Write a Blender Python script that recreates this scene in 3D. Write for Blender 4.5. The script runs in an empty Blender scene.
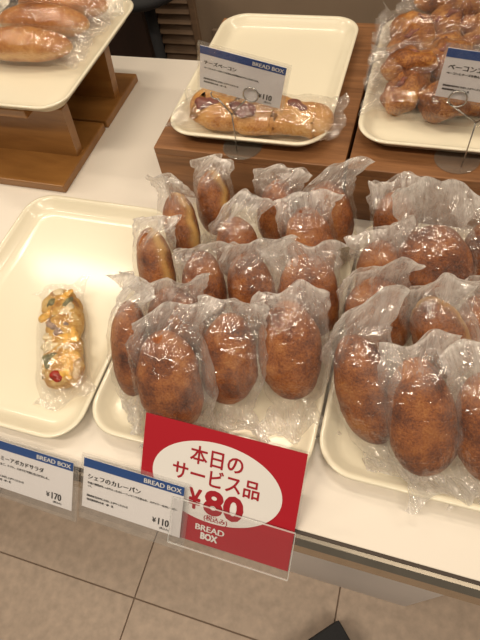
import bpy, bmesh, math, random
from mathutils import Vector, Matrix, noise

C = bpy.context.scene.collection
sc = bpy.context.scene
CT = 0.80                      # height of the counter top above the floor

# ------------------------------------------------------------------ camera
cam = bpy.data.cameras.new('camera'); camo = bpy.data.objects.new('camera', cam); C.objects.link(camo)
cam.sensor_width = 36; cam.lens = 500 / 640 * 36; cam.clip_start = 0.02
right = Vector((0.95457, 0.27675, -0.11046)); down = Vector((0.17916, -0.82927, -0.52936)); fwd = Vector((-0.23810, 0.48552, -0.84118))
m = Matrix((right, -down, -fwd)).transposed().to_4x4(); m.translation = (0, 0, CT + 0.6)
camo.matrix_world = m
sc.camera = camo

# ------------------------------------------------------------------ light
w = bpy.data.worlds.new('shop_air'); sc.world = w; w.use_nodes = True
w.node_tree.nodes['Background'].inputs[0].default_value = (1.0, 0.88, 0.72, 1)
w.node_tree.nodes['Background'].inputs[1].default_value = 0.20
def lamp(x, y, size, power, col=(1, 0.845, 0.655), z=2.6):
    l = bpy.data.lights.new('ceiling_lamp', 'AREA'); l.shape = 'RECTANGLE'; l.size = size; l.size_y = 0.12; l.energy = power; l.color = col
    o = bpy.data.objects.new('ceiling_lamp', l); C.objects.link(o); o.location = (x, y, z)
lamp(-1.70, 1.44, 0.55, 9)
lamp(-0.45, 0.85, 0.9, 10)
lamp(0.85, 1.25, 0.9, 8)
lamp(-0.85, -0.45, 0.9, 18)
lamp(0.55, -0.45, 0.9, 15)
lamp(-2.0, 0.3, 0.9, 9)
lamp(1.8, 0.4, 0.9, 8)
vs = sc.view_settings
vs.view_transform = 'Standard'; vs.look = 'None'; vs.gamma = 1; vs.use_curve_mapping = False; vs.exposure = -0.05
sc.cycles.transparent_max_bounces = 32
sc.cycles.max_bounces = 10

# ------------------------------------------------------------------ materials
def newmat(name):
    mt = bpy.data.materials.new(name); mt.use_nodes = True
    nt = mt.node_tree; return mt, nt, nt.nodes['Principled BSDF']
def N(nt, kind, **kw):
    n = nt.nodes.new(kind)
    for k, v in kw.items():
        if hasattr(n, k): setattr(n, k, v)
        else: n.inputs[k].default_value = v
    return n
def coords(nt, scale=(1, 1, 1), rand=True):
    tc = N(nt, 'ShaderNodeTexCoord'); mp = N(nt, 'ShaderNodeMapping'); mp.inputs['Scale'].default_value = scale
    nt.links.new(tc.outputs['Object'], mp.inputs['Vector'])
    if rand:
        oi = N(nt, 'ShaderNodeObjectInfo'); mu = N(nt, 'ShaderNodeMath', operation='MULTIPLY'); mu.inputs[1].default_value = 37.0
        nt.links.new(oi.outputs['Random'], mu.inputs[0]); nt.links.new(mu.outputs[0], mp.inputs['Location'])
    return mp.outputs['Vector']
def ramp(nt, fac, stops):
    r = N(nt, 'ShaderNodeValToRGB'); e = r.color_ramp.elements
    while len(e) < len(stops): e.new(0.5)
    for k, (p, c) in enumerate(stops):
        e[k].position = p; e[k].color = (*c, 1)
    nt.links.new(fac, r.inputs[0]); return r.outputs[0]
def bump(nt, p, height, strength, dist):
    b = N(nt, 'ShaderNodeBump'); b.inputs['Strength'].default_value = strength; b.inputs['Distance'].default_value = dist
    nt.links.new(height, b.inputs['Height']); nt.links.new(b.outputs[0], p.inputs['Normal']); return b
def plain(name, col, rough=0.5, metal=0.0, var=0.0, scale=30.0, spec=0.5, coat=0.0, bmp=0.0):
    mt, nt, p = newmat(name)
    p.inputs['Base Color'].default_value = (*col, 1); p.inputs['Roughness'].default_value = rough
    p.inputs['Metallic'].default_value = metal; p.inputs['Specular IOR Level'].default_value = spec
    p.inputs['Coat Weight'].default_value = coat; p.inputs['Coat Roughness'].default_value = 0.12
    if var:
        n = N(nt, 'ShaderNodeTexNoise', Scale=scale, Detail=5.0); nt.links.new(coords(nt), n.inputs['Vector'])
        c0 = tuple(c * (1 - var) for c in col); c1 = tuple(min(1, c * (1 + var)) for c in col)
        nt.links.new(ramp(nt, n.outputs[0], [(0.3, c0), (0.7, c1)]), p.inputs['Base Color'])
        if bmp: bump(nt, p, n.outputs[0], bmp, 0.002)
    return mt
def wood(name, dark, light, scale, rough=0.4, coat=0.0):
    mt, nt, p = newmat(name)
    v = coords(nt, scale)
    n1 = N(nt, 'ShaderNodeTexNoise', Scale=1.0, Detail=6.0, Roughness=0.65, Distortion=0.6); nt.links.new(v, n1.inputs['Vector'])
    nt.links.new(ramp(nt, n1.outputs[0], [(0.28, dark), (0.55, tuple((a + b) / 2 for a, b in zip(dark, light))), (0.75, light)]), p.inputs['Base Color'])
    p.inputs['Roughness'].default_value = rough; p.inputs['Coat Weight'].default_value = coat; p.inputs['Coat Roughness'].default_value = 0.2
    bump(nt, p, n1.outputs[0], 0.15, 0.001)
    return mt
def crust(name, stops, scale=28.0, crumb=0.6, rough=0.42, band=None):
    mt, nt, p = newmat(name)
    v = coords(nt)
    n1 = N(nt, 'ShaderNodeTexNoise', Scale=scale, Detail=6.0, Roughness=0.6); nt.links.new(v, n1.inputs['Vector'])
    n2 = N(nt, 'ShaderNodeTexNoise', Scale=scale * 14, Detail=4.0, Roughness=0.7); nt.links.new(v, n2.inputs['Vector'])
    mx = N(nt, 'ShaderNodeMix', data_type='FLOAT'); mx.inputs[0].default_value = 0.38
    nt.links.new(n1.outputs[0], mx.inputs[2]); nt.links.new(n2.outputs[0], mx.inputs[3])
    col = ramp(nt, mx.outputs[0], stops)
    if band:
        at = N(nt, 'ShaderNodeAttribute', attribute_name='band')
        m2 = N(nt, 'ShaderNodeMix', data_type='RGBA'); m2.inputs[7].default_value = (*band, 1)
        nt.links.new(at.outputs['Fac'], m2.inputs[0]); nt.links.new(col, m2.inputs[6]); col = m2.outputs[2]
    nt.links.new(col, p.inputs['Base Color'])
    p.inputs['Roughness'].default_value = rough; p.inputs['Specular IOR Level'].default_value = 0.35
    bump(nt, p, n2.outputs[0], crumb, 0.003)
    return mt
def film(name, haze, loose, tint=(0.95, 0.92, 0.89), wr=0.5, gloss=0.10, spec=1.0):
    """thin crinkled plastic film: clear sheet, milky where it is crumpled loose, with Fresnel gloss"""
    mt = bpy.data.materials.new(name); mt.use_nodes = True; nt = mt.node_tree; nt.nodes.clear()
    out = N(nt, 'ShaderNodeOutputMaterial')
    at = N(nt, 'ShaderNodeAttribute', attribute_name='sheet'); lo = N(nt, 'ShaderNodeAttribute', attribute_name='loose')
    def mapped(sc3, rot=(0, 0, 0)):
        mp = N(nt, 'ShaderNodeMapping'); mp.inputs['Scale'].default_value = sc3; mp.inputs['Rotation'].default_value = rot
        nt.links.new(at.outputs['Vector'], mp.inputs['Vector']); return mp.outputs[0]
    def ridge(vec, sc_, det=2.0, dist=0.8):
        n = N(nt, 'ShaderNodeTexNoise', Scale=sc_, Detail=det, Roughness=0.55, Distortion=dist); nt.links.new(vec, n.inputs['Vector'])
        m1 = N(nt, 'ShaderNodeMath', operation='SUBTRACT'); m1.inputs[1].default_value = 0.5; nt.links.new(n.outputs[0], m1.inputs[0])
        m2 = N(nt, 'ShaderNodeMath', operation='ABSOLUTE'); nt.links.new(m1.outputs[0], m2.inputs[0]); return m2.outputs[0]
    r1 = ridge(mapped((80, 20, 50), (0, 0, 0.35)), 1.0)
    r2 = ridge(mapped((30, 70, 60), (0, 0, -0.5)), 1.0)
    r3 = ridge(mapped((150, 110, 120)), 1.0)
    nrm = None
    for r, st, di in ((r1, wr, 0.0050), (r2, wr * 0.8, 0.0045), (r3, wr * 0.25, 0.0010)):
        bn = N(nt, 'ShaderNodeBump'); bn.inputs['Strength'].default_value = st; bn.inputs['Distance'].default_value = di
        nt.links.new(r, bn.inputs['Height'])
        if nrm: nt.links.new(nrm, bn.inputs['Normal'])
        nrm = bn.outputs[0]
    tr = N(nt, 'ShaderNodeBsdfTransparent', Color=(0.985, 0.98, 0.975, 1))
    df = N(nt, 'ShaderNodeBsdfDiffuse', Color=(*tint, 1)); tl = N(nt, 'ShaderNodeBsdfTranslucent', Color=(*tint, 1))
    nt.links.new(nrm, df.inputs['Normal'])
    ml = N(nt, 'ShaderNodeMixShader'); ml.inputs[0].default_value = 0.5
    nt.links.new(df.outputs[0], ml.inputs[1]); nt.links.new(tl.outputs[0], ml.inputs[2])
    lw = N(nt, 'ShaderNodeLayerWeight', Blend=0.3); nt.links.new(nrm, lw.inputs['Normal'])
    hz = N(nt, 'ShaderNodeMapRange'); hz.inputs[3].default_value = haze; hz.inputs[4].default_value = loose; hz.clamp = False; nt.links.new(lo.outputs['Fac'], hz.inputs[0])
    fz = N(nt, 'ShaderNodeMapRange'); fz.inputs[3].default_value = 0.85; fz.inputs[4].default_value = 2.4; nt.links.new(lw.outputs['Facing'], fz.inputs[0])
    h = N(nt, 'ShaderNodeMath', operation='MULTIPLY'); h.use_clamp = True; nt.links.new(hz.outputs[0], h.inputs[0]); nt.links.new(fz.outputs[0], h.inputs[1])
    sn = N(nt, 'ShaderNodeTexNoise', Scale=1.0, Detail=4.0, Roughness=0.65, Distortion=0.6); nt.links.new(mapped((120, 34, 80), (0, 0, 0.2)), sn.inputs['Vector'])
    sm = N(nt, 'ShaderNodeMapRange'); sm.inputs[1].default_value = 0.35; sm.inputs[2].default_value = 0.65; sm.inputs[3].default_value = 0.45; sm.inputs[4].default_value = 1.7; nt.links.new(sn.outputs[0], sm.inputs[0])
    h2 = N(nt, 'ShaderNodeMath', operation='MULTIPLY'); h2.use_clamp = True; nt.links.new(h.outputs[0], h2.inputs[0]); nt.links.new(sm.outputs[0], h2.inputs[1]); h = h2
    a = N(nt, 'ShaderNodeMixShader'); nt.links.new(h.outputs[0], a.inputs[0]); nt.links.new(tr.outputs[0], a.inputs[1]); nt.links.new(ml.outputs[0], a.inputs[2])
    gl = N(nt, 'ShaderNodeBsdfGlossy', Roughness=gloss, Color=(1, 1, 1, 1)); nt.links.new(nrm, gl.inputs['Normal'])
    pw = N(nt, 'ShaderNodeMath', operation='POWER'); pw.inputs[1].default_value = 3.0; nt.links.new(lw.outputs['Facing'], pw.inputs[0])
    g = N(nt, 'ShaderNodeMapRange'); g.inputs[3].default_value = 0.075 * spec; g.inputs[4].default_value = 0.40 * spec
    nt.links.new(pw.outputs[0], g.inputs[0])
    fin = N(nt, 'ShaderNodeMixShader'); nt.links.new(g.outputs[0], fin.inputs[0]); nt.links.new(a.outputs[0], fin.inputs[1]); nt.links.new(gl.outputs[0], fin.inputs[2])
    nt.links.new(fin.outputs[0], out.inputs[0])
    return mt
def acrylic(name, haze=0.006, tint=(0.85, 0.85, 0.83, 1)):
    mt = bpy.data.materials.new(name); mt.use_nodes = True; nt = mt.node_tree; nt.nodes.clear()
    out = N(nt, 'ShaderNodeOutputMaterial'); tr = N(nt, 'ShaderNodeBsdfTransparent', Color=(0.99, 0.99, 0.99, 1))
    df = N(nt, 'ShaderNodeBsdfDiffuse', Color=tint); gl = N(nt, 'ShaderNodeBsdfGlossy', Roughness=0.06)
    a = N(nt, 'ShaderNodeMixShader'); a.inputs[0].default_value = haze
    nt.links.new(tr.outputs[0], a.inputs[1]); nt.links.new(df.outputs[0], a.inputs[2])
    lw = N(nt, 'ShaderNodeLayerWeight', Blend=0.3); g = N(nt, 'ShaderNodeMapRange'); g.inputs[3].default_value = 0.012; g.inputs[4].default_value = 0.30
    nt.links.new(lw.outputs['Facing'], g.inputs[0])
    b = N(nt, 'ShaderNodeMixShader'); nt.links.new(g.outputs[0], b.inputs[0]); nt.links.new(a.outputs[0], b.inputs[1]); nt.links.new(gl.outputs[0], b.inputs[2])
    nt.links.new(b.outputs[0], out.inputs[0]); return mt

M = {}
M['laminate'] = plain('white_laminate', (0.80, 0.745, 0.67), 0.28, var=0.03, scale=4)
M['tray'] = plain('cream_melamine', (0.81, 0.75, 0.59), 0.3, var=0.015, scale=9, coat=0.45)
M['box_wood'] = wood('walnut_veneer', (0.16, 0.068, 0.026), (0.37, 0.175, 0.072), (6, 90, 60), 0.42, 0.1)
M['riser_wood'] = wood('varnished_beech', (0.21, 0.088, 0.020), (0.36, 0.17, 0.045), (5, 22, 40), 0.38, 0.3)
M['tile'] = plain('beige_floor_tile', (0.52, 0.41, 0.325), 0.5, var=0.14, scale=45, bmp=0.05)
M['grout'] = plain('dark_grout', (0.25, 0.185, 0.14), 0.9)
M['wall'] = plain('taupe_wall_panel', (0.28, 0.21, 0.15), 0.6, var=0.08, scale=6)
M['trim'] = plain('taupe_trim', (0.22, 0.16, 0.115), 0.55, var=0.06, scale=8)
M['louver'] = wood('taupe_louver_wood', (0.17, 0.105, 0.062), (0.26, 0.17, 0.105), (4, 30, 30), 0.5)
M['dark_wood'] = wood('dark_mahogany', (0.014, 0.006, 0.004), (0.030, 0.012, 0.007), (30, 30, 4), 0.45)
M['black_fabric'] = plain('black_fabric', (0.012, 0.012, 0.014), 0.8, var=0.3, scale=300)
M['charcoal'] = plain('charcoal_fabric', (0.016, 0.017, 0.02), 0.75, var=0.25, scale=400)
M['chrome'] = plain('brushed_steel', (0.52, 0.46, 0.38), 0.22, 1.0, var=0.05, scale=60)
M['edge_dark'] = plain('dark_brown_edging', (0.045, 0.030, 0.022), 0.4)
M['panel_white'] = plain('white_panel', (0.80, 0.76, 0.75), 0.4, var=0.02, scale=5)
M['wire'] = plain('stainless_wire', (0.55, 0.53, 0.50), 0.25, 1.0)
M['paper'] = plain('white_card_paper', (0.86, 0.83, 0.84), 0.45, var=0.01)
M['blue'] = plain('blue_print', (0.004, 0.062, 0.27), 0.4)
M['white_print'] = plain('white_print', (0.80, 0.78, 0.76), 0.45)
M['ink'] = plain('black_ink', (0.02, 0.018, 0.018), 0.5)
M['red'] = plain('red_print', (0.42, 0.010, 0.022), 0.4)
M['red_ink'] = plain('red_lettering_ink', (0.36, 0.012, 0.022), 0.45)
M['acrylic'] = acrylic('clear_acrylic')
M['acrylic_hazy'] = acrylic('scuffed_clear_acrylic', 0.012)
M['grey_acrylic'] = acrylic('grey_tinted_acrylic', 0.20, (0.42, 0.42, 0.38, 1))
M['acrylic_skirt'] = acrylic('lightly_scuffed_acrylic', 0.06)
M['bag'] = film('milky_plastic_bag_film', 0.022, 0.37, wr=0.8)
M['wrap'] = film('clear_wrapping_film', 0.010, 0.08, wr=0.7, gloss=0.09, spec=1.15)
FRY = [(0.36, (0.055, 0.012, 0.003)), (0.46, (0.19, 0.050, 0.010)), (0.54, (0.34, 0.105, 0.020)), (0.66, (0.52, 0.22, 0.060))]
M['curry'] = crust('fried_curry_bread_crust', FRY)
M['curry_band'] = crust('fried_curry_bread_crust_with_pale_seam', FRY, band=(0.66, 0.40, 0.12))
M['loaf'] = crust('golden_roll_crust', [(0.36, (0.20, 0.060, 0.012)), (0.5, (0.42, 0.16, 0.038)), (0.66, (0.60, 0.30, 0.09))], 14.0, 0.2, 0.35, band=(0.62, 0.38, 0.16))
M['cheese_bread'] = crust('pale_baked_crust', [(0.36, (0.34, 0.12, 0.025)), (0.5, (0.58, 0.29, 0.08)), (0.66, (0.72, 0.48, 0.20))], 22.0, 0.25, 0.4)
M['epi'] = crust('baked_epi_crust', [(0.38, (0.10, 0.026, 0.006)), (0.48, (0.28, 0.092, 0.018)), (0.57, (0.50, 0.23, 0.055)), (0.67, (0.74, 0.50, 0.20))], 24.0, 0.5, 0.35)
M['bacon'] = plain('cured_bacon', (0.21, 0.065, 0.045), 0.35, var=0.35, scale=90)
M['pizza'] = crust('cheese_topped_crust', [(0.36, (0.30, 0.11, 0.02)), (0.46, (0.62, 0.32, 0.06)), (0.55, (0.76, 0.50, 0.16)), (0.66, (0.80, 0.66, 0.38))], 60.0, 0.7, 0.35)
M['cheese'] = plain('melted_cheese', (0.74, 0.42, 0.075), 0.3, var=0.35, scale=130, bmp=0.5)
M['cream'] = plain('pale_cream_sauce', (0.74, 0.62, 0.40), 0.35, var=0.25, scale=130, bmp=0.5)
M['avocado'] = plain('avocado_green', (0.17, 0.155, 0.065), 0.35, var=0.5, scale=130, bmp=0.5)
M['shrimp'] = plain('grey_pink_shrimp', (0.34, 0.24, 0.19), 0.35, var=0.4, scale=130, bmp=0.4)
M['tomato'] = plain('red_tomato', (0.28, 0.022, 0.010), 0.25, var=0.5, scale=130, bmp=0.4)

# ------------------------------------------------------------------ helpers
def tag(o, label=None, cat=None, group=None, kind=None):
    for k, v in (('label', label), ('category', cat), ('group', group), ('kind', kind)):
        if v: o[k] = v
    return o
def mesh(name, verts, faces, mat, parent=None, smooth=True, base=None):
    """one mesh object; verts in world space (counter-top height = 0 unless base is given)"""
    me = bpy.data.meshes.new(name)
    b = Vector(base) if base is not None else (parent_base(parent) if parent else Vector((0, 0, 0)))
    me.from_pydata([tuple(Vector(v) - b) for v in verts], [], faces); me.update()
    if smooth:
        for p in me.polygons: p.use_smooth = True
    o = bpy.data.objects.new(name, me); C.objects.link(o)
    if mat: me.materials.append(M[mat])
    if parent: o.parent = parent
    else: o.location = b
    return o
def parent_base(p):
    v = Vector((0, 0, 0))
    while p is not None: v += p.location; p = p.parent
    return v
def thing(name, loc, label, cat, group=None, kind=None):
    o = bpy.data.objects.new(name, None); C.objects.link(o); o.location = loc; o.empty_display_size = 0.02
    return tag(o, label, cat, group, kind)
def from_bm(name, bm, mat, parent=None, smooth=False, base=None):
    bm.verts.ensure_lookup_table(); bm.normal_update()
    vs_ = [v.co.copy() for v in bm.verts]; idx = {v: i for i, v in enumerate(bm.verts)}
    fs = [[idx[v] for v in f.verts] for f in bm.faces]; bm.free()
    return mesh(name, vs_, fs, mat, parent, smooth, base)
def bx(name, lo, hi, mat, parent=None, bev=0.0, base=None, rotz=0.0, segs=2):
    bm = bmesh.new(); bmesh.ops.create_cube(bm, size=1)
    lo, hi = Vector(lo), Vector(hi); c = (lo + hi) / 2; s = hi - lo
    for v in bm.verts: v.co = Vector((v.co.x * s.x, v.co.y * s.y, v.co.z * s.z))
    if bev: bmesh.ops.bevel(bm, geom=bm.edges[:], offset=bev, segments=segs, affect='EDGES', profile=0.5)
    rm = Matrix.Rotation(rotz, 3, 'Z')
    for v in bm.verts: v.co = rm @ v.co + c
    return from_bm(name, bm, mat, parent, False, base)
def prism(name, poly, axis, a0, a1, mat, parent=None, base=None):
    """extrude a 2D outline along an axis: 'x' -> poly is (y,z); 'y' -> (x,z); 'z' -> (x,y)"""
    def P(p, a): return {'x': (a, p[0], p[1]), 'y': (p[0], a, p[1]), 'z': (p[0], p[1], a)}[axis]
    n = len(poly); v = [P(p, a0) for p in poly] + [P(p, a1) for p in poly]
    f = [list(range(n))[::-1], list(range(n, 2 * n))] + [[i, (i + 1) % n, n + (i + 1) % n, n + i] for i in range(n)]
    bm = bmesh.new(); bv = [bm.verts.new(p) for p in v]
    for q in f: bm.faces.new([bv[i] for i in q])
    bmesh.ops.recalc_face_normals(bm, faces=bm.faces[:])
    return from_bm(name, bm, mat, parent, False, base)
def tube(name, pts, r, mat, parent=None, n=8, closed=False, base=None):
    pts = [Vector(p) for p in pts]; v = []; f = []; k = len(pts); up = None
    for i, p in enumerate(pts):
        a = pts[(i - 1) % k] if (closed or i > 0) else p; b = pts[(i + 1) % k] if (closed or i < k - 1) else p
        t = (b - a).normalized()
        if up is None: up = t.orthogonal().normalized()
        up = (up - t * up.dot(t)).normalized(); s = t.cross(up)
        v += [p + (up * math.cos(2 * math.pi * j / n) + s * math.sin(2 * math.pi * j / n)) * r for j in range(n)]
    for i in range(k if closed else k - 1):
        for j in range(n):
            f.append([i * n + j, i * n + (j + 1) % n, ((i + 1) % k) * n + (j + 1) % n, ((i + 1) % k) * n + j])
    if not closed: f += [list(range(n))[::-1], list(range((k - 1) * n, k * n))]
    return mesh(name, v, f, mat, parent, True, base)
def disc(name, c, r, h, mat, parent=None, n=36):
    v = []; rings = [(r * 0.97, 0), (r, h * 0.3), (r, h * 0.8), (r * 0.96, h)]
    for rr, z in rings: v += [(c[0] + rr * math.cos(2 * math.pi * j / n), c[1] + rr * math.sin(2 * math.pi * j / n), c[2] + z) for j in range(n)]
    f = [[i * n + j, i * n + (j + 1) % n, (i + 1) * n + (j + 1) % n, (i + 1) * n + j] for i in range(3) for j in range(n)]
    f += [list(range(n))[::-1], list(range(3 * n, 4 * n))]
    return mesh(name, v, f, mat, parent, False)

# ------------------------------------------------------------------ setting
T = 0.488
fl = bx('floor', (-2.6, -1.3, -0.03), (2.0, 1.9, -0.004), 'grout', base=(0, 0, 0)); tag(fl, 'beige speckled square tile floor with dark joints', None, None, 'structure')
tile_me = None
for i in range(-4, 4):
    for j in range(-2, 4):
        x0 = -0.428 + i * T; y0 = -0.043 + j * T
        if tile_me is None:
            t = bx('floor_tile', (x0 + 0.0015, y0 + 0.0015, -0.004), (x0 + T - 0.0015, y0 + T - 0.0015, 0.0), 'tile', base=(x0, y0, 0), bev=0.0008, segs=1)
            t.parent = fl; tile_me = t.data
        else:
            t = bpy.data.objects.new('floor_tile', tile_me); C.objects.link(t); t.parent = fl; t.location = (x0, y0, 0)

YW = 1.50
wb = bx('wall_back', (-0.665, YW, 0), (2.0, YW + 0.1, 1.6), 'wall', base=(0, 0, 0)); tag(wb, 'taupe back wall panel behind the counter', None, None, 'structure')
tr1 = bx('baseboard_back', (-0.62, YW - 0.014, 0.0), (2.0, YW, 0.575), 'trim', base=(0, 0, 0), bev=0.003); tag(tr1, 'darker taupe skirting panel along the back wall', None, None, 'structure')
lv = thing('louvered_panel', (-0.73, YW, 0), 'brown louvered wooden vent panel at the back, left of the taupe wall', 'vent')
bx('backing', (-0.80, YW + 0.05, 0.0), (-0.665, YW + 0.07, 1.3), 'dark_wood', lv)
bx('stile', (-0.686, YW - 0.012, 0.0), (-0.664, YW + 0.05, 1.3), 'louver', lv, 0.003)
slat_me = None
for k in range(34):
    z = 0.02 + k * 0.0315
    if slat_me is None:
        s = prism('slat', [(YW - 0.012, z), (YW + 0.004, z + 0.024), (YW + 0.012, z + 0.024), (YW - 0.002, z - 0.002)], 'x', -0.80, -0.686, 'louver', lv); slat_me = s.data
    else:
        s = bpy.data.objects.new('slat', slat_me); C.objects.link(s); s.parent = lv; s.location = (0, 0, k * 0.0315)
dc = thing('dark_cabinet', (-1.3, 1.40, 0), 'very dark brown wooden cabinet behind the counter at the left', 'cabinet')
bx('body', (-2.6, 1.42, 0), (-0.802, 1.85, 1.5), 'dark_wood', dc, 0.004)
bx('door', (-1.62, 1.402, 0.06), (-0.80, 1.42, 1.4), 'dark_wood', dc, 0.004)
bx('door', (-2.5, 1.402, 0.06), (-1.63, 1.42, 1.4), 'dark_wood', dc, 0.004)

# round black stool behind the counter (seat cut off by the top edge)
def lump(name, c, r, mat, parent=None, amp=0.15, fr=12.0, seed=0, nu=28, nv=18, fn=None, base=None, rot=None):
    v = []; f = []
    for i in range(nv + 1):
        th = math.pi * i / nv
        for j in range(nu):
            ph = 2 * math.pi * j / nu
            d = Vector((math.sin(th) * math.cos(ph), math.sin(th) * math.sin(ph), math.cos(th)))
            p = Vector((d.x * r[0], d.y * r[1], d.z * r[2]))
            if fn: p = fn(p, d)
            p *= 1 + amp * noise.noise(p * fr + Vector((seed * 3.7, seed * 1.9, seed)))
            if rot: p = rot @ p
            v.append(p + Vector(c))
    for i in range(nv):
        for j in range(nu):
            f.append([i * nu + j, (i + 1) * nu + j, (i + 1) * nu + (j + 1) % nu, i * nu + (j + 1) % nu])
    return mesh(name, v, f, mat, parent, True, base)
bb = thing('black_stool', (-0.715, 1.30, 0.0), 'round black stool behind the counter, cut off by the top edge', 'stool')
def fseat(p, d): return Vector((p.x, p.y, math.copysign(min(abs(p.z), 0.022), p.z)))
lump('seat', (-0.715, 1.30, CT - 0.012), (0.120, 0.120, 0.034), 'black_fabric', bb, 0.02, 9, 2, fn=fseat)
tube('column', [(-0.715, 1.30, 0.02), (-0.715, 1.30, CT - 0.03)], 0.016, 'black_fabric', bb)
disc('foot', (-0.715, 1.30, 0.0), 0.085, 0.02, 'black_fabric', bb)
# counter
ct = thing('display_counter', (-0.2, 0.5, 0), 'long white laminate bakery display counter with a metal front edge', 'counter')
bx('counter_top', (-1.9, 0.0945, CT - 0.032), (1.1, 0.962, CT), 'laminate', ct, 0.0015)
bx('edge_strip', (-1.9, 0.0905, CT - 0.034), (1.1, 0.0945, CT + 0.0006), 'edge_dark', ct, 0.0008)
prism('front_rail', [(0.0905, CT - 0.001), (0.0865, CT - 0.0015), (0.080, CT - 0.010), (0.0755, CT - 0.026), (0.078, CT - 0.029), (0.0905, CT - 0.032)], 'x', -1.9, 1.1, 'chrome', ct)
bx('pedestal', (-0.28, 0.120, 0.0), (0.213, 0.90, CT - 0.032), 'panel_white', ct, 0.002)
bx('pedestal', (-1.85, 0.30, 0.0), (-1.25, 0.90, CT - 0.032), 'panel_white', ct, 0.002)
bx('pedestal', (0.85, 0.30, 0.0), (1.08, 0.90, CT - 0.032), 'panel_white', ct, 0.002)

# ------------------------------------------------------------------ wooden boxes and risers
def wood_box(x0, x1, y0, y1, h, label):
    t = thing('display_box', ((x0 + x1) / 2, (y0 + y1) / 2, CT), label, 'box', 'wooden display boxes on the counter')
    th = 0.012; z0, z1 = CT, CT + h
    bx('top_panel', (x0, y0, z1 - th), (x1, y1, z1), 'box_wood', t, 0.0012)
    bx('front_panel', (x0, y0, z0), (x1, y0 + th, z1 - th), 'box_wood', t, 0.0012)
    bx('back_panel', (x0, y1 - th, z0), (x1, y1, z1 - th), 'box_wood', t, 0.0012)
    bx('side_panel', (x0, y0 + th, z0), (x0 + th, y1 - th, z1 - th), 'box_wood', t, 0.0012)
    bx('side_panel', (x1 - th, y0 + th, z0), (x1, y1 - th, z1 - th), 'box_wood', t, 0.0012)
wood_box(-0.364, -0.0675, 0.566, 0.945, 0.10, 'brown wooden box under the tray with the cheese bacon bread')
wood_box(-0.0625, 0.34, 0.566, 0.945, 0.10, 'brown wooden box at right under the tray of wrapped epi breads')

def riser(y0, y1, yu, xr, label):
    t = thing('wooden_riser', (-0.72, (y0 + y1) / 2, CT), label, 'stand', 'wooden risers under the raised tray')
    bx('base_board', (-0.98, y0, CT), (xr, y1, CT + 0.016), 'riser_wood', t, 0.002)
    prism('upright', [(-0.93, CT + 0.016), (-0.560, CT + 0.016), (-0.548, CT + 0.114), (-0.93, CT + 0.114)], 'y', yu, yu + 0.02, 'riser_wood', t)
    bx('top_board', (-0.96, yu - 0.030, CT + 0.114), (-0.598, yu + 0.06, CT + 0.130), 'riser_wood', t, 0.002)
riser(0.538, 0.715, 0.616, -0.552, 'front orange-brown wooden riser holding up the tray of rolls')
riser(0.720, 0.877, 0.790, -0.549, 'rear orange-brown wooden riser under the far half of the raised tray')

# ------------------------------------------------------------------ trays
def rrect(x0, x1, y0, y1, r, n=9):
    pts = []
    for cx, cy, a0 in ((x1 - r, y1 - r, 0), (x0 + r, y1 - r, 90), (x0 + r, y0 + r, 180), (x1 - r, y0 + r, 270)):
        for k in range(n + 1):
            a = math.radians(a0 + 90 * k / n); pts.append((cx + r * math.cos(a), cy + r * math.sin(a)))
    return pts
def tray(x0, x1, y0, y1, z, label, rot=0.0, rc=0.045, h=0.022):
    prof = [(0.022, 0.0), (0.019, 0.0015), (0.006, h - 0.004), (0.0012, h - 0.0035), (0.0, h - 0.0015), (0.0008, h), (0.0035, h + 0.0004), (0.0065, h - 0.0006), (0.009, h - 0.004), (0.0175, 0.010), (0.021, 0.0072), (0.027, 0.0055), (0.036, 0.005)]
    v = []; f = []; n = None
    c = Vector(((x0 + x1) / 2, (y0 + y1) / 2, CT + z)); rm = Matrix.Rotation(rot, 3, 'Z')
    for off, zz in prof:
        ring = rrect(x0 + off, x1 - off, y0 + off, y1 - off, max(0.012, rc - off * 0.8)); n = len(ring)
        v += [rm @ (Vector((p[0], p[1], CT + z + zz)) - c) + c for p in ring]
    for i in range(len(prof) - 1):
        for j in range(n):
            f.append([i * n + j, i * n + (j + 1) % n, (i + 1) * n + (j + 1) % n, (i + 1) * n + j])
    f.append(list(range(n))[::-1]); f.append(list(range((len(prof) - 1) * n, len(prof) * n)))
    o = mesh('serving_tray', v, f, 'tray', None, True, base=tuple(c))
    return tag(o, label, 'tray', 'cream serving trays')
tray(-0.592, -0.3195, 0.113, 0.512, 0.0, 'cream tray at left holding only the one avocado pizza bread')
tray(-0.3175, -0.030, 0.138, 0.545, 0.0, 'cream tray in the middle filled with bagged curry breads, behind the red sign')
tray(-0.0265, 0.262, 0.158, 0.555, 0.0, 'cream tray at right filled with bagged curry breads')
tray(-0.346, -0.098, 0.574, 0.917, 0.103, 'cream tray on the wooden box, holding the cheese bacon bread')
tray(-0.0605, 0.205, 0.596, 0.925, 0.103, 'cream tray at upper right, heaped with wrapped epi breads')
tray(-0.762, -0.510, 0.567, 0.907, 0.130, 'cream tray raised on the wooden risers with three wrapped rolls')
tray(-1.040, -0.782, 0.567, 0.907, 0.130, 'cream tray at the top left corner, only its rounded edge in view')

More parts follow.
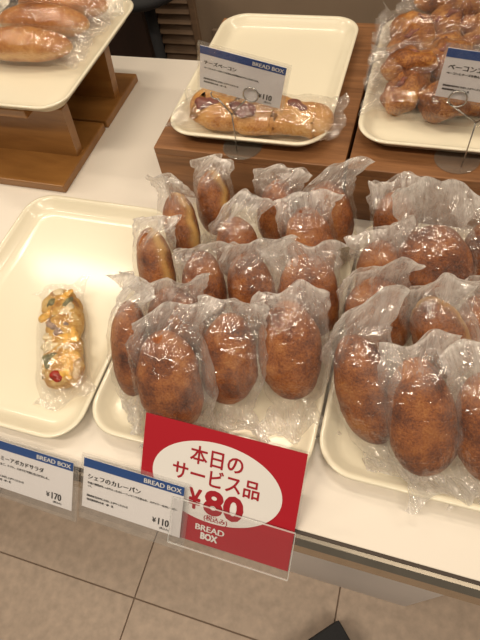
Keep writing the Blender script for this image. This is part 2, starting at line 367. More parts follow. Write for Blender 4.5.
# ------------------------------------------------------------------ bread and bags
def tri(x):
    x = x - math.floor(x); return 4 * abs(x - 0.5) - 1
def bag_mesh(Mw, L, W, Tk, seed, fb, ft, mat, parent, name='plastic_bag', shift=0.0, bend=0.0, bshift=0.0, slack=1.05, crumple=1.0, zmin=None, ymax=None, side=0.0, ncr=26, nu=80, nv=84, wide=1.0):
    """open pouch drawn around a bread: hugs it in the middle, tents off to flat crumpled fins at both ends"""
    rnd = random.Random(seed)
    Pm = 2 * math.pi * math.sqrt(((W / 2 + 0.002) ** 2 + (Tk / 2 + 0.002) ** 2) / 2) * slack
    waves = []
    for k in range(7):
        a = rnd.uniform(-0.6, 0.6) if k < 4 else rnd.uniform(-1.6, 1.6)
        fr = rnd.uniform(28, 60) if k < 4 else rnd.uniform(45, 95)
        waves.append((math.cos(a) * fr, math.sin(a) * fr, rnd.uniform(-25, 25), rnd.random(), 0.9 / (1 + 0.25 * k)))
    tw = rnd.uniform(-0.35, 0.35); bend += rnd.uniform(-0.012, 0.014); wide *= rnd.uniform(0.72, 1.02); cut = rnd.uniform(0.25, 0.6); slant = rnd.uniform(-0.22, 0.22)
    y0, y1 = -L / 2 - fb, L / 2 + ft
    creases = []
    for k in range(ncr):
        top = k % 3 != 0
        cy = rnd.uniform(L * 0.15, y1) if top else rnd.uniform(y0, L * 0.35); cx = rnd.uniform(-0.55, 0.55) * W
        th = (math.atan2(cy + 0.02, cx + 1e-6) + rnd.uniform(-0.5, 0.5)) if top else rnd.uniform(-0.5, 0.5)
        if k % 4 == 3: th = rnd.uniform(0, math.pi)
        creases.append((cx, cy, math.cos(th), math.sin(th), rnd.uniform(0.004, 0.009), rnd.uniform(0.018, 0.045), rnd.uniform(0.5, 1.2), 1 if rnd.random() < 0.72 else -1))
    def p(t): return math.sqrt(max(0.0, 1 - abs(t) ** 2.3))
    tu, tb = 0.45, -0.74
    verts = []; sheet = []; loose = []
    off = Vector((seed * 1.31, seed * 0.77, seed * 2.1))
    for i in range(nv + 1):
        s = i / nv; y = y0 + (y1 - y0) * s; t = y / (L / 2)
        if t > tu: q = min(1.0, (y - tu * L / 2) / (y1 - tu * L / 2)); rz = (Tk / 2 * p(tu) + 0.0015) * (1 - q) ** 0.9 + 0.0016 * q; fin = q
        elif t < tb: q = min(1.0, (y - tb * L / 2) / (y0 - tb * L / 2)); rz = (Tk / 2 * p(tb) + 0.0015) * (1 - q) ** 0.9 + 0.0012 * q; fin = q
        else: rz = Tk / 2 * p(t) + 0.0022; fin = 0.0
        rz = max(rz, Tk / 2 * p(max(-1, min(1, t))) + 0.0022 if abs(t) < 1 else 0)
        rxb = W / 2 * p(max(-1, min(1, t))) + 0.0015
        rxf = math.sqrt(max(1e-8, 2 * (Pm / 2 / math.pi) ** 2 - rz * rz))
        rx = max(rxb, rxb * 0.75 + rxf * 0.25 if fin == 0 else rxb * (1 - fin) * 0.75 + rxf * (0.25 + 0.75 * fin))
        if t > 1: rx *= 1 + (wide - 1) * min(1, (y - L / 2) / max(ft, 1e-4))
        up = max(0.0, (y - L / 2 * 0.8) / (y1 - L / 2 * 0.8)); dn = max(0.0, (-L / 2 * 0.85 - y) / (-L / 2 * 0.85 - y0)) if fb > 0 else 0
        A = (0.0007 + 0.0070 * fin ** 0.8) * crumple
        for j in range(nu):
            a = 2 * math.pi * j / nu; ca, sa = math.cos(a), math.sin(a)
            ex = 0.9
            x = rx * math.copysign(abs(ca) ** ex, ca); z = rz * math.copysign(abs(sa) ** ex, sa)
            pos = Vector((x, y, z))
            wv = noise.noise_vector(pos * 26 + off) * 0.014
            d = 0.0
            for kx, ky, kz, ph, am in waves:
                d += am * tri((pos.x + wv.x) * kx * 0.8 + (pos.y + wv.y) * ky * 0.8 + (pos.z + wv.z) * kz + ph)
            d = d * 0.32 + 0.6 * noise.noise(pos * 45 + off)
            cr = 0.0
            for cx, cy, dx, dy, cw, cl, ch, sg in creases:
                if sg * sa < 0: continue
                ex_, ey_ = pos.x - cx, pos.y - cy
                ds = abs(-ex_ * dy + ey_ * dx); al = abs(ex_ * dx + ey_ * dy)
                if ds < cw and al < cl: cr = max(cr, ch * cw * 0.34 * (1 - ds / cw) * (1 - (al / cl) ** 2))
            nrm = Vector((ca / max(rx, 1e-4), 0, sa / max(rz, 0.004))).normalized()
            if abs(t) < 1: d = abs(d)          # film stays outside the crust
            big = noise.noise(Vector((x * 18, y * 14, 0)) + off) * 0.022 * fin + (0.3 - abs(noise.noise(Vector((x * 38, y * 20, 5)) + off))) * 0.016 * fin
            pos = pos + nrm * (d * A + cr * crumple * (1.0 + 0.8 * fin)) + Vector((0, 0, big * crumple))
            if fin > 0.6: pos.y += noise.noise(Vector((x * 35, 3.1, seed))) * 0.012 * (fin - 0.6) / 0.4 * (1 if y > 0 else -1)
            if y > 0: pos.y -= up * (ft * (cut * abs(ca) ** 3 + slant * ca))
            pos.z += bend * up * up + tw * x * up
            pos.x += shift * up ** 1.2 + bshift * dn
            sd_ = max(0.0, ca if side > 0 else -ca) ** 1.5 * (1 - abs(sa) * 0.3) * min(1.0, max(0.0, 1.15 - abs(t) * 0.75))
            pos.x += side * sd_
            q3 = Mw @ pos
            if zmin is not None and q3.z < zmin + 0.0015: q3.z = zmin + 0.0015 + 0.004 * abs(noise.noise(q3 * 60 + off)) + (0.0015 if sa > 0 else 0)
            if ymax is not None and q3.y > ymax: q3.y = ymax - 0.002 - 0.004 * abs(noise.noise(q3 * 50))
            verts.append(q3); sheet += [x + seed * 0.37, y + seed * 0.21, z + seed * 0.13]; loose.append(max(fin ** 1.0, 0.85 * sd_ * min(1, abs(side) / 0.012)) * (1.5 if i >= nv - 1 else 1.0))
    faces = []
    for i in range(nv):
        for j in range(nu):
            faces.append([i * nu + j, i * nu + (j + 1) % nu, (i + 1) * nu + (j + 1) % nu, (i + 1) * nu + j])
    o = mesh(name, verts, faces, mat, parent, True)
    o.data.attributes.new('sheet', 'FLOAT_VECTOR', 'POINT').data.foreach_set('vector', sheet)
    o.data.attributes.new('loose', 'FLOAT', 'POINT').data.foreach_set('value', loose)
    return o

def bread_mesh(Mw, L, W, Tk, seed, mat, parent, name='bread', nu=40, nv=30, ridge=0.0, taper=0.0):
    verts = []; band = []; off = Vector((seed * 2.3, seed * 1.1, seed * 0.7))
    for i in range(nv + 1):
        th = math.pi * i / nv; t = -math.cos(th); pr_ = max(0.0, 1 - abs(t) ** 2.3) ** 0.5
        for j in range(nu):
            a = 2 * math.pi * j / nu; ca, sa = math.cos(a), math.sin(a)
            tp = 1 - taper * t
            x = W / 2 * tp * pr_ * math.copysign(abs(ca) ** 0.92, ca); z = Tk / 2 * pr_ * (sa if sa > 0 else sa * 0.85); y = L / 2 * t
            pos = Vector((x, y, z)); k = 1 + 0.11 * noise.noise(pos * 26 + off) + 0.05 * noise.noise(pos * 75 + off)
            if ridge: k -= ridge * math.exp(-(x / (0.10 * W)) ** 2) * (1 if sa > 0 else 0) * pr_
            pos = Vector((pos.x * k, pos.y * (1 + 0.03 * noise.noise(pos * 20 + off)), pos.z * k))
            verts.append(Mw @ pos)
            zz = z / (Tk / 2) + 0.10 * noise.noise(pos * 60 + off) * 2
            band.append(min(1.0, math.exp(-((zz + 0.08) / 0.24) ** 2) * 1.1) * (0.6 + 0.6 * max(0, 0.5 + noise.noise(pos * 22 + off * 2))))
    faces = []
    for i in range(nv):
        for j in range(nu):
            faces.append([i * nu + j, i * nu + (j + 1) % nu, (i + 1) * nu + (j + 1) % nu, (i + 1) * nu + j])
    o = mesh(name, verts, faces, mat, parent, True)
    at = o.data.attributes.new('band', 'FLOAT', 'POINT'); at.data.foreach_set('value', band)
    return o
def frame_of(p, q, roll, up=Vector((0, -0.45, 1))):
    p, q = Vector(p), Vector(q); ya = (q - p).normalized(); L = (q - p).length
    za = (up - ya * up.dot(ya)).normalized(); xa = ya.cross(za)
    r = Matrix.Rotation(math.radians(roll), 3, ya)
    za = r @ za; xa = r @ xa
    m4 = Matrix((xa, ya, za)).transposed().to_4x4(); m4.translation = (p + q) / 2
    return m4, L

def curry(k, p, q, W, roll, label, group, pale=False, ft=0.04, fb=0.022, shift=0.0, bend=0.0, bshift=0.0, wide=1.0, Tk=0.050, side=0.0):
    p = Vector((p[0], p[1], p[2] + CT)); q = Vector((q[0], q[1], q[2] + CT))
    mw, L = frame_of(p, q, roll)
    t = thing('bagged_curry_bread', (p.x, p.y, CT + 0.005), label, 'bread', group)
    b = bread_mesh(mw, L * 1.0, W, Tk, k, 'curry_band' if pale else 'curry', t, taper=0.04 + 0.10 * random.Random(k).random())
    b['label'] = 'fried brown curry bread'
    g = bag_mesh(mw, L * 1.03, W * 1.06, Tk * 1.06, k + 5, fb, ft, 'bag', t, shift=shift, bend=bend, bshift=bshift, zmin=CT + 0.006, ymax=0.564, wide=wide, side=side)
    g['label'] = 'crinkled milky clear plastic bag'
GM = 'bagged curry breads on the middle tray'; GR = 'bagged curry breads on the right tray'
Z0, Z1 = 0.030, 0.118
def zz(x, y, z): return (x, y, z)
curry(1, (-0.264, 0.192, Z0), (-0.276, 0.277, Z1), 0.070, -58, 'bagged curry bread at the front left of the middle tray, turned on its side', GM, ft=0.030, fb=0.03, shift=0.012)
curry(2, (-0.190, 0.166, Z0), (-0.224, 0.245, Z1), 0.078, 8, 'bagged curry bread nearest the upper left corner of the red sign', GM, ft=0.026, fb=0.018, shift=0.026, side=0.012)
curry(3, (-0.143, 0.209, Z0), (-0.151, 0.286, Z1), 0.070, -4, 'bagged curry bread above the red sign, third from left in the front row', GM, ft=0.0176, fb=0.03, shift=0.0064, bshift=0.0112, side=0.008)
curry(4, (-0.067, 0.234, Z0), (-0.089, 0.316, Z1), 0.075, 4, 'bagged curry bread at the right end of the front row of the middle tray', GM, ft=0.0112, fb=0.05, shift=0.0000, wide=0.85, side=0.006)
curry(5, (-0.271, 0.325, Z0), (-0.294, 0.390, 0.120), 0.064, -50, 'bagged curry bread with yellow seam at the left edge of the middle tray', GM, pale=True, ft=0.012, fb=0.015, shift=0.004)
curry(6, (-0.212, 0.246, 0.036), (-0.232, 0.300, 0.126), 0.074, 4, 'bagged curry bread half hidden behind the front one at the sign corner', GM, ft=0.0132, shift=0.0096)
curry(7, (-0.200, 0.313, 0.036), (-0.216, 0.366, 0.120), 0.056, 18, 'small bagged curry bread with a bunched bag in the centre left of the middle tray', GM, ft=0.0108, shift=0.0072, bend=0.012)
curry(8, (-0.134, 0.318, Z0), (-0.157, 0.374, 0.118), 0.064, -6, 'bagged curry bread in the very centre of the middle tray, bag flaring right', GM, ft=0.0182, shift=0.0182, wide=1.15, side=0.012)
curry(9, (-0.062, 0.322, Z0), (-0.085, 0.384, 0.122), 0.078, 10, 'large bagged curry bread at the right edge of the middle tray, second row', GM, ft=0.0130, shift=-0.004)
curry(10, (-0.263, 0.410, Z0), (-0.286, 0.462, 0.116), 0.060, -42, 'bagged curry bread with yellow seam at the back left of the middle tray', GM, pale=True, ft=0.028, shift=-0.004)
curry(11, (-0.239, 0.470, Z0), (-0.246, 0.512, 0.118), 0.056, -40, 'bagged curry bread with yellow seam against the wooden box, leftmost in the back row', GM, pale=True, ft=0.018, shift=0.004)
curry(12, (-0.172, 0.392, Z0), (-0.194, 0.436, 0.112), 0.062, -4, 'bagged curry bread whose bag flares wide to the right in front of the wooden box', GM, ft=0.0255, shift=0.0270, wide=1.0)
curry(13, (-0.146, 0.466, Z0), (-0.146, 0.510, 0.118), 0.056, -10, 'bagged curry bread upright against the wooden box, middle of the back row', GM, ft=0.018, shift=0.010)
curry(14, (-0.070, 0.400, Z0), (-0.104, 0.463, 0.118), 0.066, 14, 'bagged curry bread behind the large one at the right edge of the middle tray', GM, ft=0.0144, shift=0.0108)
curry(15, (-0.061, 0.474, Z0), (-0.085, 0.516, 0.116), 0.066, 0, 'bagged curry bread in the back right corner of the middle tray', GM, ft=0.022, shift=0.026, wide=1.0)
curry(21, (0.042, 0.203, Z0), (-0.014, 0.285, Z1), 0.064, -28, 'bagged curry bread at the front left of the right tray, its bag flap standing up', GR, ft=0.036, fb=0.04, shift=0.036, bshift=0.014, side=0.018)
curry(22, (0.097, 0.182, Z0), (0.055, 0.272, Z1), 0.072, 8, 'long bagged curry bread in the middle of the front row of the right tray', GR, ft=0.0204, fb=0.025, shift=0.0102, bshift=0.0170, side=0.010)
curry(23, (0.162, 0.191, Z0), (0.123, 0.270, Z1), 0.066, 0, 'bagged curry bread at the front of the right tray, cut by the picture edge', GR, ft=0.03, fb=0.025)
curry(24, (0.031, 0.321, Z0), (-0.002, 0.365, 0.120), 0.080, 4, 'bagged curry bread at the left edge of the right tray, second row', GR, ft=0.0210, shift=0.0126)
curry(25, (0.113, 0.306, Z0), (0.063, 0.351, 0.118), 0.064, -30, 'bagged curry bread with yellow seam in the centre of the right tray', GR, pale=True, ft=0.0210, shift=0.0154, side=0.008)
curry(26, (0.151, 0.332, Z0), (0.114, 0.369, 0.112), 0.060, 10, 'dark bagged curry bread at the right picture edge, second row', GR, ft=0.0210)
curry(27, (0.020, 0.390, Z0), (-0.003, 0.428, 0.114), 0.064, 0, 'bagged curry bread at the left edge of the right tray, third row', GR, ft=0.0182, shift=0.0026)
curry(28, (0.080, 0.388, 0.036), (0.058, 0.445, 0.134), 0.094, 0, 'biggest bagged curry bread, wide open bag above it, on the right tray', GR, ft=0.052, shift=0.004, Tk=0.06)
curry(29, (0.146, 0.435, Z0), (0.121, 0.476, 0.120), 0.064, 0, 'bagged curry bread at the right picture edge, third row', GR, ft=0.03)
curry(30, (0.026, 0.486, Z0), (0.007, 0.516, 0.112), 0.058, 0, 'bagged curry bread against the right wooden box, mostly hidden by the biggest one', GR, ft=0.014, shift=0.004)

# ------------------------------------------------------------------ wrapped rolls on the raised tray
for k, (y, xr, ln, rz, lab) in enumerate([(0.716, -0.556, 0.20, 1.5, 'wrapped golden long roll nearest the front of the raised tray'),
                                 (0.785, -0.556, 0.19, -1, 'wrapped golden long roll in the middle of the raised tray'),
                                 (0.850, -0.548, 0.19, 1, 'wrapped golden long roll at the back of the raised tray')]):
    dy = math.tan(math.radians(rz)) * ln
    p = (xr - ln, y - dy, CT + 0.130 + 0.034); q = (xr, y, CT + 0.130 + 0.034)
    mw, L = frame_of(p, q, 0, Vector((0, 0, 1)))
    t = thing('wrapped_roll', ((p[0] + q[0]) / 2, y, CT + 0.135), lab, 'bread', 'wrapped rolls on the raised tray')
    b = bread_mesh(mw, L, 0.062, 0.054, 40 + k, 'loaf', t, 'roll', nu=32, nv=34)
    g = bag_mesh(mw, L * 1.03, 0.064, 0.056, 60 + k, 0.03, 0.028, 'wrap', t, 'wrapping_film', slack=1.14, crumple=0.8, zmin=CT + 0.136)

# ------------------------------------------------------------------ cheese bacon bread
def lobed(name, pts, radii, mat, parent, seed, flatz=0.75, n=26):
    """a bread body swept along a bent spine with swelling lobes"""
    pts = [Vector(p) for p in pts]; K = 60; v = []; f = []
    for i in range(K + 1):
        s = i / K * (len(pts) - 1); a = min(int(s), len(pts) - 2); u = s - a; u = u * u * (3 - 2 * u)
        c = pts[a].lerp(pts[a + 1], u); r = radii[a] * (1 - u) + radii[a + 1] * u
        if i in (0, K): r *= 0.02
        elif i in (1, K - 1): r *= 0.55
        elif i in (2, K - 2): r *= 0.85
        t = (pts[a + 1] - pts[a]).normalized(); side = t.cross(Vector((0, 0, 1))).normalized()
        for j in range(n):
            an = 2 * math.pi * j / n
            d = side * math.cos(an) + Vector((0, 0, flatz * math.sin(an)))
            pp = c + d * r; k = 1 + 0.22 * noise.noise(pp * 38 + Vector((seed, 0, 0))) + 0.08 * noise.noise(pp * 110)
            v.append(c + d * r * k)
    for i in range(K):
        for j in range(n): f.append([i * n + j, i * n + (j + 1) % n, (i + 1) * n + (j + 1) % n, (i + 1) * n + j])
    return mesh(name, v, f, mat, parent, True)
zb = CT + 0.103 + 0.005
t = thing('cheese_bacon_bread', (-0.207, 0.622, zb), 'long wrapped cheese bacon bread on the tray behind the standing price card', 'bread')
sp = [(-0.318, 0.628, zb + .022), (-0.290, 0.636, zb + .024), (-0.262, 0.618, zb + .02), (-0.235, 0.632, zb + .025), (-0.208, 0.616, zb + .02), (-0.178, 0.626, zb + .025), (-0.150, 0.622, zb + .023), (-0.120, 0.624, zb + .022), (-0.096, 0.616, zb + .02)]
lobed('bread', sp, [0.020, 0.035, 0.029, 0.036, 0.029, 0.034, 0.031, 0.031, 0.018], 'cheese_bread', t, 3, 0.64)
for k, (x, y, r, a) in enumerate([(-0.285, 0.618, 0.019, 0.3), (-0.226, 0.610, 0.022, -0.2), (-0.152, 0.622, 0.022, 0.1)]):
    lump('bacon_piece', (x, y, zb + 0.0405), (r, r * 0.5, 0.0055), 'bacon', t, 0.7, 75, k + 3, 26, 14, rot=Matrix.Rotation(a, 3, 'Z') @ Matrix.Rotation(0.25, 3, 'X'))
mw, L = frame_of((-0.318, 0.624, zb + .024), (-0.096, 0.622, zb + .024), 0, Vector((0, 0, 1)))
bag_mesh(mw, L * 1.02, 0.070, 0.052, 81, 0.014, 0.016, 'wrap', t, 'wrapping_film', slack=1.1, crumple=0.7, zmin=zb)

# ------------------------------------------------------------------ epi breads
def epi(x0, y, z, nl, seed, lab, step=0.052):
    rnd = random.Random(seed)
    t = thing('wrapped_epi_bread', (x0 + nl * step / 2, y, z), lab, 'bread', 'wrapped epi breads on the upper right tray')
    for k in range(nl):
        sgn = 1 if (k + seed) % 2 else -1
        c = (x0 + 0.034 + k * step, y + sgn * 0.012, z + 0.024 + rnd.uniform(-0.002, 0.005))
        ang = sgn * 0.6 + rnd.uniform(-.2, .2)
        rot = Matrix.Rotation(ang, 3, 'Z') @ Matrix.Rotation(-0.30 + rnd.uniform(-.1, .1), 3, 'Y') @ Matrix.Rotation(rnd.uniform(-.4, .4), 3, 'X')
        def fn(p, d):                      # a pointed wheat-ear lobe with a split along its top
            cut = math.exp(-((d.y - 0.12 * math.sin(d.x * 5)) / 0.22) ** 2) * max(0, d.z) * (1 - abs(d.x) ** 3)
            kx = 1 - 0.55 * max(0, d.x) ** 1.5
            return Vector((p.x, p.y * kx, p.z * (1 - 0.35 * max(0, d.x)) * (1 - 0.38 * cut)))
        lb = lump('lobe', c, (0.041, 0.029, 0.026), 'epi', t, 0.34, 48, seed * 7 + k, 40, 26, fn, rot=rot)
        def fb_(p, d): return Vector((p.x, p.y + 0.003 * math.sin(p.x * 420), p.z))
        lump('bacon_piece', Vector(c) + rot @ Vector((-0.002, 0.001, 0.0165)), (0.017, 0.0042, 0.005), 'bacon', t, 0.5, 140, seed + k, 18, 10, fb_, rot=rot)
    xe = x0 + 0.034 + (nl - 1) * step + 0.036
    mw, L = frame_of((x0 - 0.004, y, z + 0.026), (xe, y, z + 0.026), 0, Vector((0, 0, 1)))
    bag_mesh(mw, L * 1.03, 0.082, 0.054, 90 + seed, 0.018, 0.018, 'wrap', t, 'wrapping_film', slack=1.12, crumple=1.0, zmin=zb)
epi(-0.036, 0.694, zb, 4, 1, 'wrapped epi bread in the front row of the upper right tray', 0.054)
epi(-0.038, 0.754, zb + 0.012, 4, 2, 'wrapped epi bread in the second row of the upper right tray')
epi(-0.040, 0.812, zb + 0.004, 4, 3, 'wrapped epi bread in the third row of the upper right tray')
epi(-0.042, 0.866, zb + 0.010, 4, 4, 'wrapped epi bread in the row before the last on the upper right tray')
epi(-0.010, 0.912, zb + 0.030, 4, 5, 'wrapped epi bread at the very back of the upper right tray')

# ------------------------------------------------------------------ avocado pizza bread
zt = CT + 0.005
t = thing('wrapped_pizza_bread', (-0.402, 0.256, zt), 'single wrapped avocado pizza bread lying on the left tray', 'bread')
ax = Vector((0.079, -0.150, 0)).normalized(); sd = Vector((0.150, 0.079, 0)).normalized()
P0 = Vector((-0.440, 0.326, zt + 0.015))
def pz(a, b, h=0.0): return P0 + ax * a + sd * b + Vector((0, 0, h))
lobed('bread', [pz(0.0, 0.004), pz(0.025, -0.004), pz(0.055, 0.002), pz(0.082, 0.0), pz(0.11, -0.003), pz(0.138, 0.0), pz(0.160, 0.0)],
      [0.016, 0.027, 0.030, 0.025, 0.028, 0.030, 0.018], 'pizza', t, 9, 0.6)
for nm, mt_, a, b, r in [('avocado_slice', 'avocado', 0.028, -0.012, (0.010, 0.006, 0.004)), ('avocado_slice', 'avocado', 0.031, 0.013, (0.009, 0.005, 0.004)),
                         ('avocado_slice', 'avocado', 0.121, -0.013, (0.013, 0.011, 0.005)), ('shrimp', 'shrimp', 0.066, -0.012, (0.012, 0.006, 0.005)), ('shrimp', 'shrimp', 0.079, -0.001, (0.010, 0.005, 0.005)), ('shrimp', 'shrimp', 0.068, 0.006, (0.008, 0.005, 0.004)),
                         ('tomato_piece', 'tomato', 0.151, -0.005, (0.008, 0.006, 0.005)), ('cheese_patch', 'cheese', 0.092, 0.013, (0.018, 0.012, 0.004)), ('cheese_patch', 'cheese', 0.128, 0.012, (0.019, 0.012, 0.004)),
                         ('cheese_patch', 'cheese', 0.050, -0.018, (0.013, 0.008, 0.004)), ('cheese_patch', 'cheese', 0.148, 0.009, (0.010, 0.008, 0.004)), ('cream_patch', 'cream', 0.050, 0.012, (0.017, 0.010, 0.004)), ('cream_patch', 'cream', 0.100, -0.014, (0.013, 0.009, 0.004)),
                         ('cream_patch', 'cream', 0.014, -0.004, (0.010, 0.008, 0.003)), ('cream_patch', 'cream', 0.108, 0.004, (0.010, 0.006, 0.004)), ('cream_patch', 'cream', 0.084, -0.019, (0.009, 0.006, 0.004)), ('cheese_patch', 'cheese', 0.020, 0.008, (0.012, 0.008, 0.003))]:
    lump(nm, pz(a, b, 0.0128), r, mt_, t, 0.85, 110, a * 100, 28, 14, rot=Matrix.Rotation(a * 40, 3, 'Z'))
mw, L = frame_of(pz(-0.002, 0, 0.002), pz(0.164, 0, 0.002), 0, Vector((0, 0, 1)))
bag_mesh(mw, L * 1.02, 0.068, 0.037, 99, 0.010, 0.016, 'wrap', t, 'wrapping_film', slack=1.12, crumple=0.5, zmin=zt)

# ------------------------------------------------------------------ printed cards
def text_mesh(body, width, height=None, bold=0.0, align='L'):
    cu = bpy.data.curves.new('lettering', 'FONT'); cu.body = body; cu.size = 1.0; cu.offset = bold; cu.resolution_u = 3
    o = bpy.data.objects.new('lettering', cu); C.objects.link(o)
    dg = bpy.context.evaluated_depsgraph_get(); dg.update()
    me = bpy.data.meshes.new_from_object(o.evaluated_get(dg))
    vs_ = [v.co.copy() for v in me.vertices]; fs = [list(p.vertices) for p in me.polygons]
    bpy.data.objects.remove(o); bpy.data.curves.remove(cu); bpy.data.meshes.remove(me)
    x0 = min(v.x for v in vs_); x1 = max(v.x for v in vs_); y0 = min(v.y for v in vs_); y1 = max(v.y for v in vs_)
    sx = width / (x1 - x0); sy = sx if height is None else height / (y1 - y0)
    yc = (y0 + y1) / 2
    return [((v.x - x0) * sx, (v.y - yc) * sy) for v in vs_], fs
class Plane:
    """a flat sheet in space: corner (top left), unit vectors along its width and down its height, and its normal"""
    def __init__(s, tl, ux, vy, W, H):
        s.tl = Vector(tl); s.u = Vector(ux).normalized(); s.v = Vector(vy).normalized(); s.n = s.v.cross(s.u).normalized(); s.W = W; s.H = H
    def at(s, a, b, h=0.0): return s.tl + s.u * (a * s.W) + s.v * (b * s.H) + s.n * h
    def slab(s, name, a0, a1, b0, b1, h0, h1, mat, parent):
        v = [s.at(a, b, h) for h in (h0, h1) for a, b in ((a0, b0), (a1, b0), (a1, b1), (a0, b1))]
        f = [[0, 1, 2, 3], [7, 6, 5, 4], [0, 4, 5, 1], [1, 5, 6, 2], [2, 6, 7, 3], [3, 7, 4, 0]]
        return mesh(name, v, f, mat, parent, False)
    def letters(s, name, items, h, mat, parent):
        v = []; f = []
        for body, a, b, wd, ht, bold in items:
            p2, fs = text_mesh(body, wd * s.W, None if ht is None else ht * s.H)
            for k, (dx, dy) in enumerate(((0, 0), (1, 0), (-1, 0), (0, 1), (0, -1), (.7, .7), (-.7, .7), (.7, -.7), (-.7, -.7)) if bold > 0.0004 else ((0, 0), (1, 0.3), (-1, -0.3)) if bold else ((0, 0),)):
                o = len(v); v += [s.at(a, b, h + k * 0.000004) + s.u * (p[0] + dx * bold) - s.v * (p[1] + dy * bold) for p in p2]; f += [[i + o for i in q] for q in fs]
        return mesh(name, v, f, mat, parent, False)
def price_card(pl, base, label, title, tw, line, lw_, price, note, holder=True, group='blue-headed price cards', skirt=1.08, line2=None, fine=('【焼成後当日中にお召し上がりください】', '特定原材料/小麦・卵・乳')):
    t = thing('price_card', base, label, 'sign', group)
    if holder: pl.slab('clear_holder', -0.03, 1.05, -0.07, skirt, -0.0016, -0.0004, 'acrylic_skirt', t)
    pl.slab('card', 0, 1, 0, 1, 0.0, 0.0007, 'paper', t)
    hd = pl.slab('header_band', 0, 1, 0, 0.17, 0.0007, 0.0010, 'blue', t)
    lt = pl.letters('header_lettering', [('BREAD BOX', 0.615, 0.088, 0.36, 0.085, 0.00025)], 0.0013, 'white_print', hd)
    it = [(title, 0.05, 0.345, tw * 1.28, None, 0.00036), (line, 0.05, 0.475, lw_, None, 0.00036),
          (fine[0], 0.05, 0.735, 0.42, None, 0.00026), (fine[1], 0.05, 0.815, 0.28, None, 0.00026)]
    if line2: it.append((line2, 0.05, 0.545, 0.045, None, 0.0001))
    if price: it += [('¥', 0.725, 0.80, 0.036, 0.10, 0.0003), (price, 0.785, 0.80, 0.10, 0.135, 0.0004), (note, 0.80, 0.925, 0.09, None, 0.0001)]
    pl.letters('lettering', it, 0.0010, 'ink', t)
    if holder: pl.slab('clear_cover', -0.03, 1.04, -0.06, 1.10, 0.0022, 0.0030, 'acrylic', t)
    return t
# the two cards hooked over the metal front edge
d2 = Vector((0, 0.052 - 0.1025, -0.050 + 0.0))
def rail_plane(x0, ytop, ztop, ybot, zbot, W):
    v = Vector((0, ybot - ytop, zbot - ztop)); return Plane((x0, ytop, CT + ztop), (1, -0.02, 0), v, W, v.length)
pl2 = rail_plane(-0.2955, 0.1050, 0.0205, 0.0567, -0.026, 0.1325)
price_card(pl2, (-0.23, 0.08, CT), 'white price card with blue header reading ¥110, on the counter edge beside the red sign', 'シェフのカレーパン', 0.42,
           '牛肉と野菜がたっぷり入ったカレーフィリングを包んだ、スパイシーなカレーパン', 0.90, '110', '(税込み)', line2='です。', skirt=1.27)
pl1 = rail_plane(-0.4400, 0.0975, 0.0205, 0.0500, -0.026, 0.1345)
price_card(pl1, (-0.38, 0.08, CT), 'white price card with blue header reading ¥170, hooked on the front edge at far left', 'クリーミーアボカドサラダ', 0.50,
           'アボカドとたまご、トマト、えびでピザ風に仕上げました。', 0.70, '170', '(税込み)', skirt=1.22)
# the two cards on wire stands
def wire_stand(dx, dy, wx, wy, zf, ringc, leftc, label):
    z0 = CT + 0.100
    t = thing('wire_card_stand', (dx, dy, z0), label, 'stand', 'wire card stands')
    disc('base_disc', (dx, dy, z0), 0.030, 0.0022, 'grey_acrylic', t)
    tube('stem', [(wx, wy, z0 + 0.002), (wx + 0.0004, wy, z0 + 0.03), (wx + (ringc[0] - wx) * 0.0, wy, CT + zf)], 0.0009, 'wire', t)
    r = 0.0105
    loop = [(ringc[0] + r * math.cos(a), ringc[1], CT + ringc[2] + r * math.sin(a)) for a in [math.radians(-135 + 12 * k) for k in range(31)]]
    tube('ring', [(wx, wy, CT + zf)] + loop, 0.0011, 'wire', t)
    r2 = 0.006
    hook = [(leftc[0] + r2 * math.cos(a), leftc[1], CT + leftc[2] + r2 * math.sin(a)) for a in [math.radians(-60 - 20 * k) for k in range(9)]]
    tube('hook', [(wx, wy, CT + zf)] + hook, 0.0011, 'wire', t)
wire_stand(-0.224, 0.588, -0.229, 0.575, 0.165, (-0.199, 0.577, 0.196), (-0.250, 0.577, 0.192), 'wire card stand on a clear disc in front of the cheese bacon bread')
u = Vector((0.110, 0, -0.0235)).normalized(); v = Vector((-0.012, 0.004, -0.062)).normalized()
plb = Plane((-0.260, 0.580, CT + 0.259), u, Vector((-0.205, 0.03, -0.978)), 0.1135, 0.061)
price_card(plb, (-0.21, 0.58, CT + 0.19), 'tilted white price card reading ¥110 held on a wire stand before the cheese bacon bread', 'チーズベーコン', 0.30,
           'ベーコンとチーズダイスを包んだ平焼きのフランスパンです。', 0.66, '110', '(税込み)', fine=('【焼成後当日中にお召し上がりください】', '特定原材料/小麦・卵・乳'))
wire_stand(0.082, 0.606, 0.0885, 0.590, 0.172, (0.060, 0.592, 0.201), (0.125, 0.592, 0.205), 'wire card stand on a clear disc in front of the epi breads')
plr = Plane((0.035, 0.595, CT + 0.262), (1, 0, -0.10), (-0.03, 0.02, -1), 0.1135, 0.061)
price_card(plr, (0.09, 0.59, CT + 0.2), 'white price card on a wire stand in front of the epi breads', 'ベーコンエピ', 0.33,
           'ベーコンとチーズを包んだエピです。', 0.50, '170', '(税込み)')

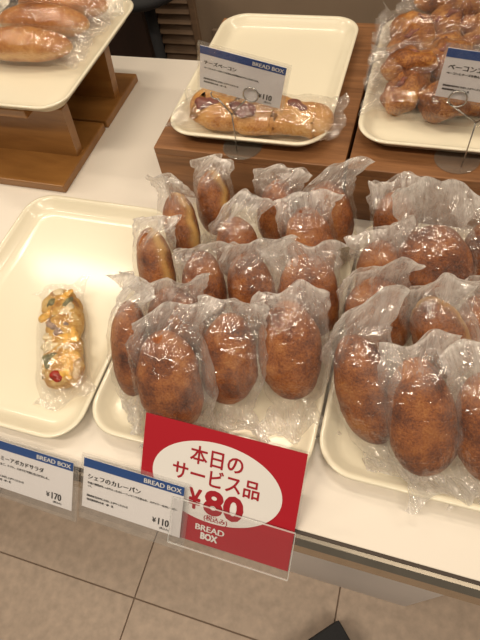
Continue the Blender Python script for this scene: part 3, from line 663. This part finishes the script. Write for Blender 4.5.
# ------------------------------------------------------------------ red sale sign
vv = Vector((0, 0.055 - 0.161, -0.030 - 0.070))
ps = Plane((-0.2215, 0.162, CT + 0.070), (1, -0.012, 0), vv, 0.1895, vv.length)
t = thing('sale_sign', (-0.127, 0.10, CT), 'red sale sign with white oval reading ¥80, leaning at the front edge of the counter', 'sign')
ps.slab('clear_holder', -0.012, 1.012, -0.012, 1.02, -0.0022, -0.0006, 'acrylic', t)
ps.slab('red_sheet', 0, 1, 0, 1, 0.0, 0.0007, 'red', t)
n = 72; ov = [ps.at(0.49 + 0.412 * math.cos(2 * math.pi * k / n), 0.445 - 0.345 * math.sin(2 * math.pi * k / n), 0.0010) for k in range(n)]
mesh('white_oval', ov, [list(range(n))], 'white_print', t, False)
ps.letters('lettering', [('本日の', 0.315, 0.235, 0.33, 0.150, 0.00041), ('サービス品', 0.212, 0.405, 0.55, 0.150, 0.00041),
                         ('¥', 0.335, 0.615, 0.075, 0.17, 0.0009), ('80', 0.440, 0.610, 0.235, 0.200, 0.0017), ('(税込み)', 0.445, 0.752, 0.15, None, 0.0002)], 0.0013, 'red_ink', t)
ps.letters('logo_lettering', [('BREAD', 0.400, 0.850, 0.185, 0.050, 0.0004), ('BOX', 0.440, 0.920, 0.105, 0.055, 0.0006)], 0.0013, 'white_print', t)
ps.slab('front_pocket', 0.245, 1.01, 0.62, 1.03, 0.0085, 0.0097, 'acrylic_hazy', t)
M['acrylic_edge'] = acrylic('bright_cut_acrylic_edge', 0.40)
pk = [o for o in t.children if o.name.startswith('front_pocket')][0]
for a0, a1, b0, b1 in ((0.245, 1.01, 0.615, 0.622), (0.245, 1.01, 1.026, 1.034), (0.242, 0.2465, 0.62, 1.03), (1.0085, 1.013, 0.62, 1.03)):
    ps.slab('cut_edge', a0, a1, b0, b1, 0.0084, 0.0098, 'acrylic_edge', pk)

# ------------------------------------------------------------------ charcoal bag on the floor, its corner in view
g = thing('charcoal_bag', (0.05, -0.06, 0), 'dark charcoal bag on the floor, only its corner in view at the bottom', 'bag')
bx('bag_body', (-0.009, -0.127, 0.0), (0.136, 0.018, 0.10), 'charcoal', g, 0.006, rotz=math.radians(45))
bx('flap', (-0.008, -0.126, 0.100), (0.135, 0.017, 0.104), 'charcoal', g, 0.0015, rotz=math.radians(45))
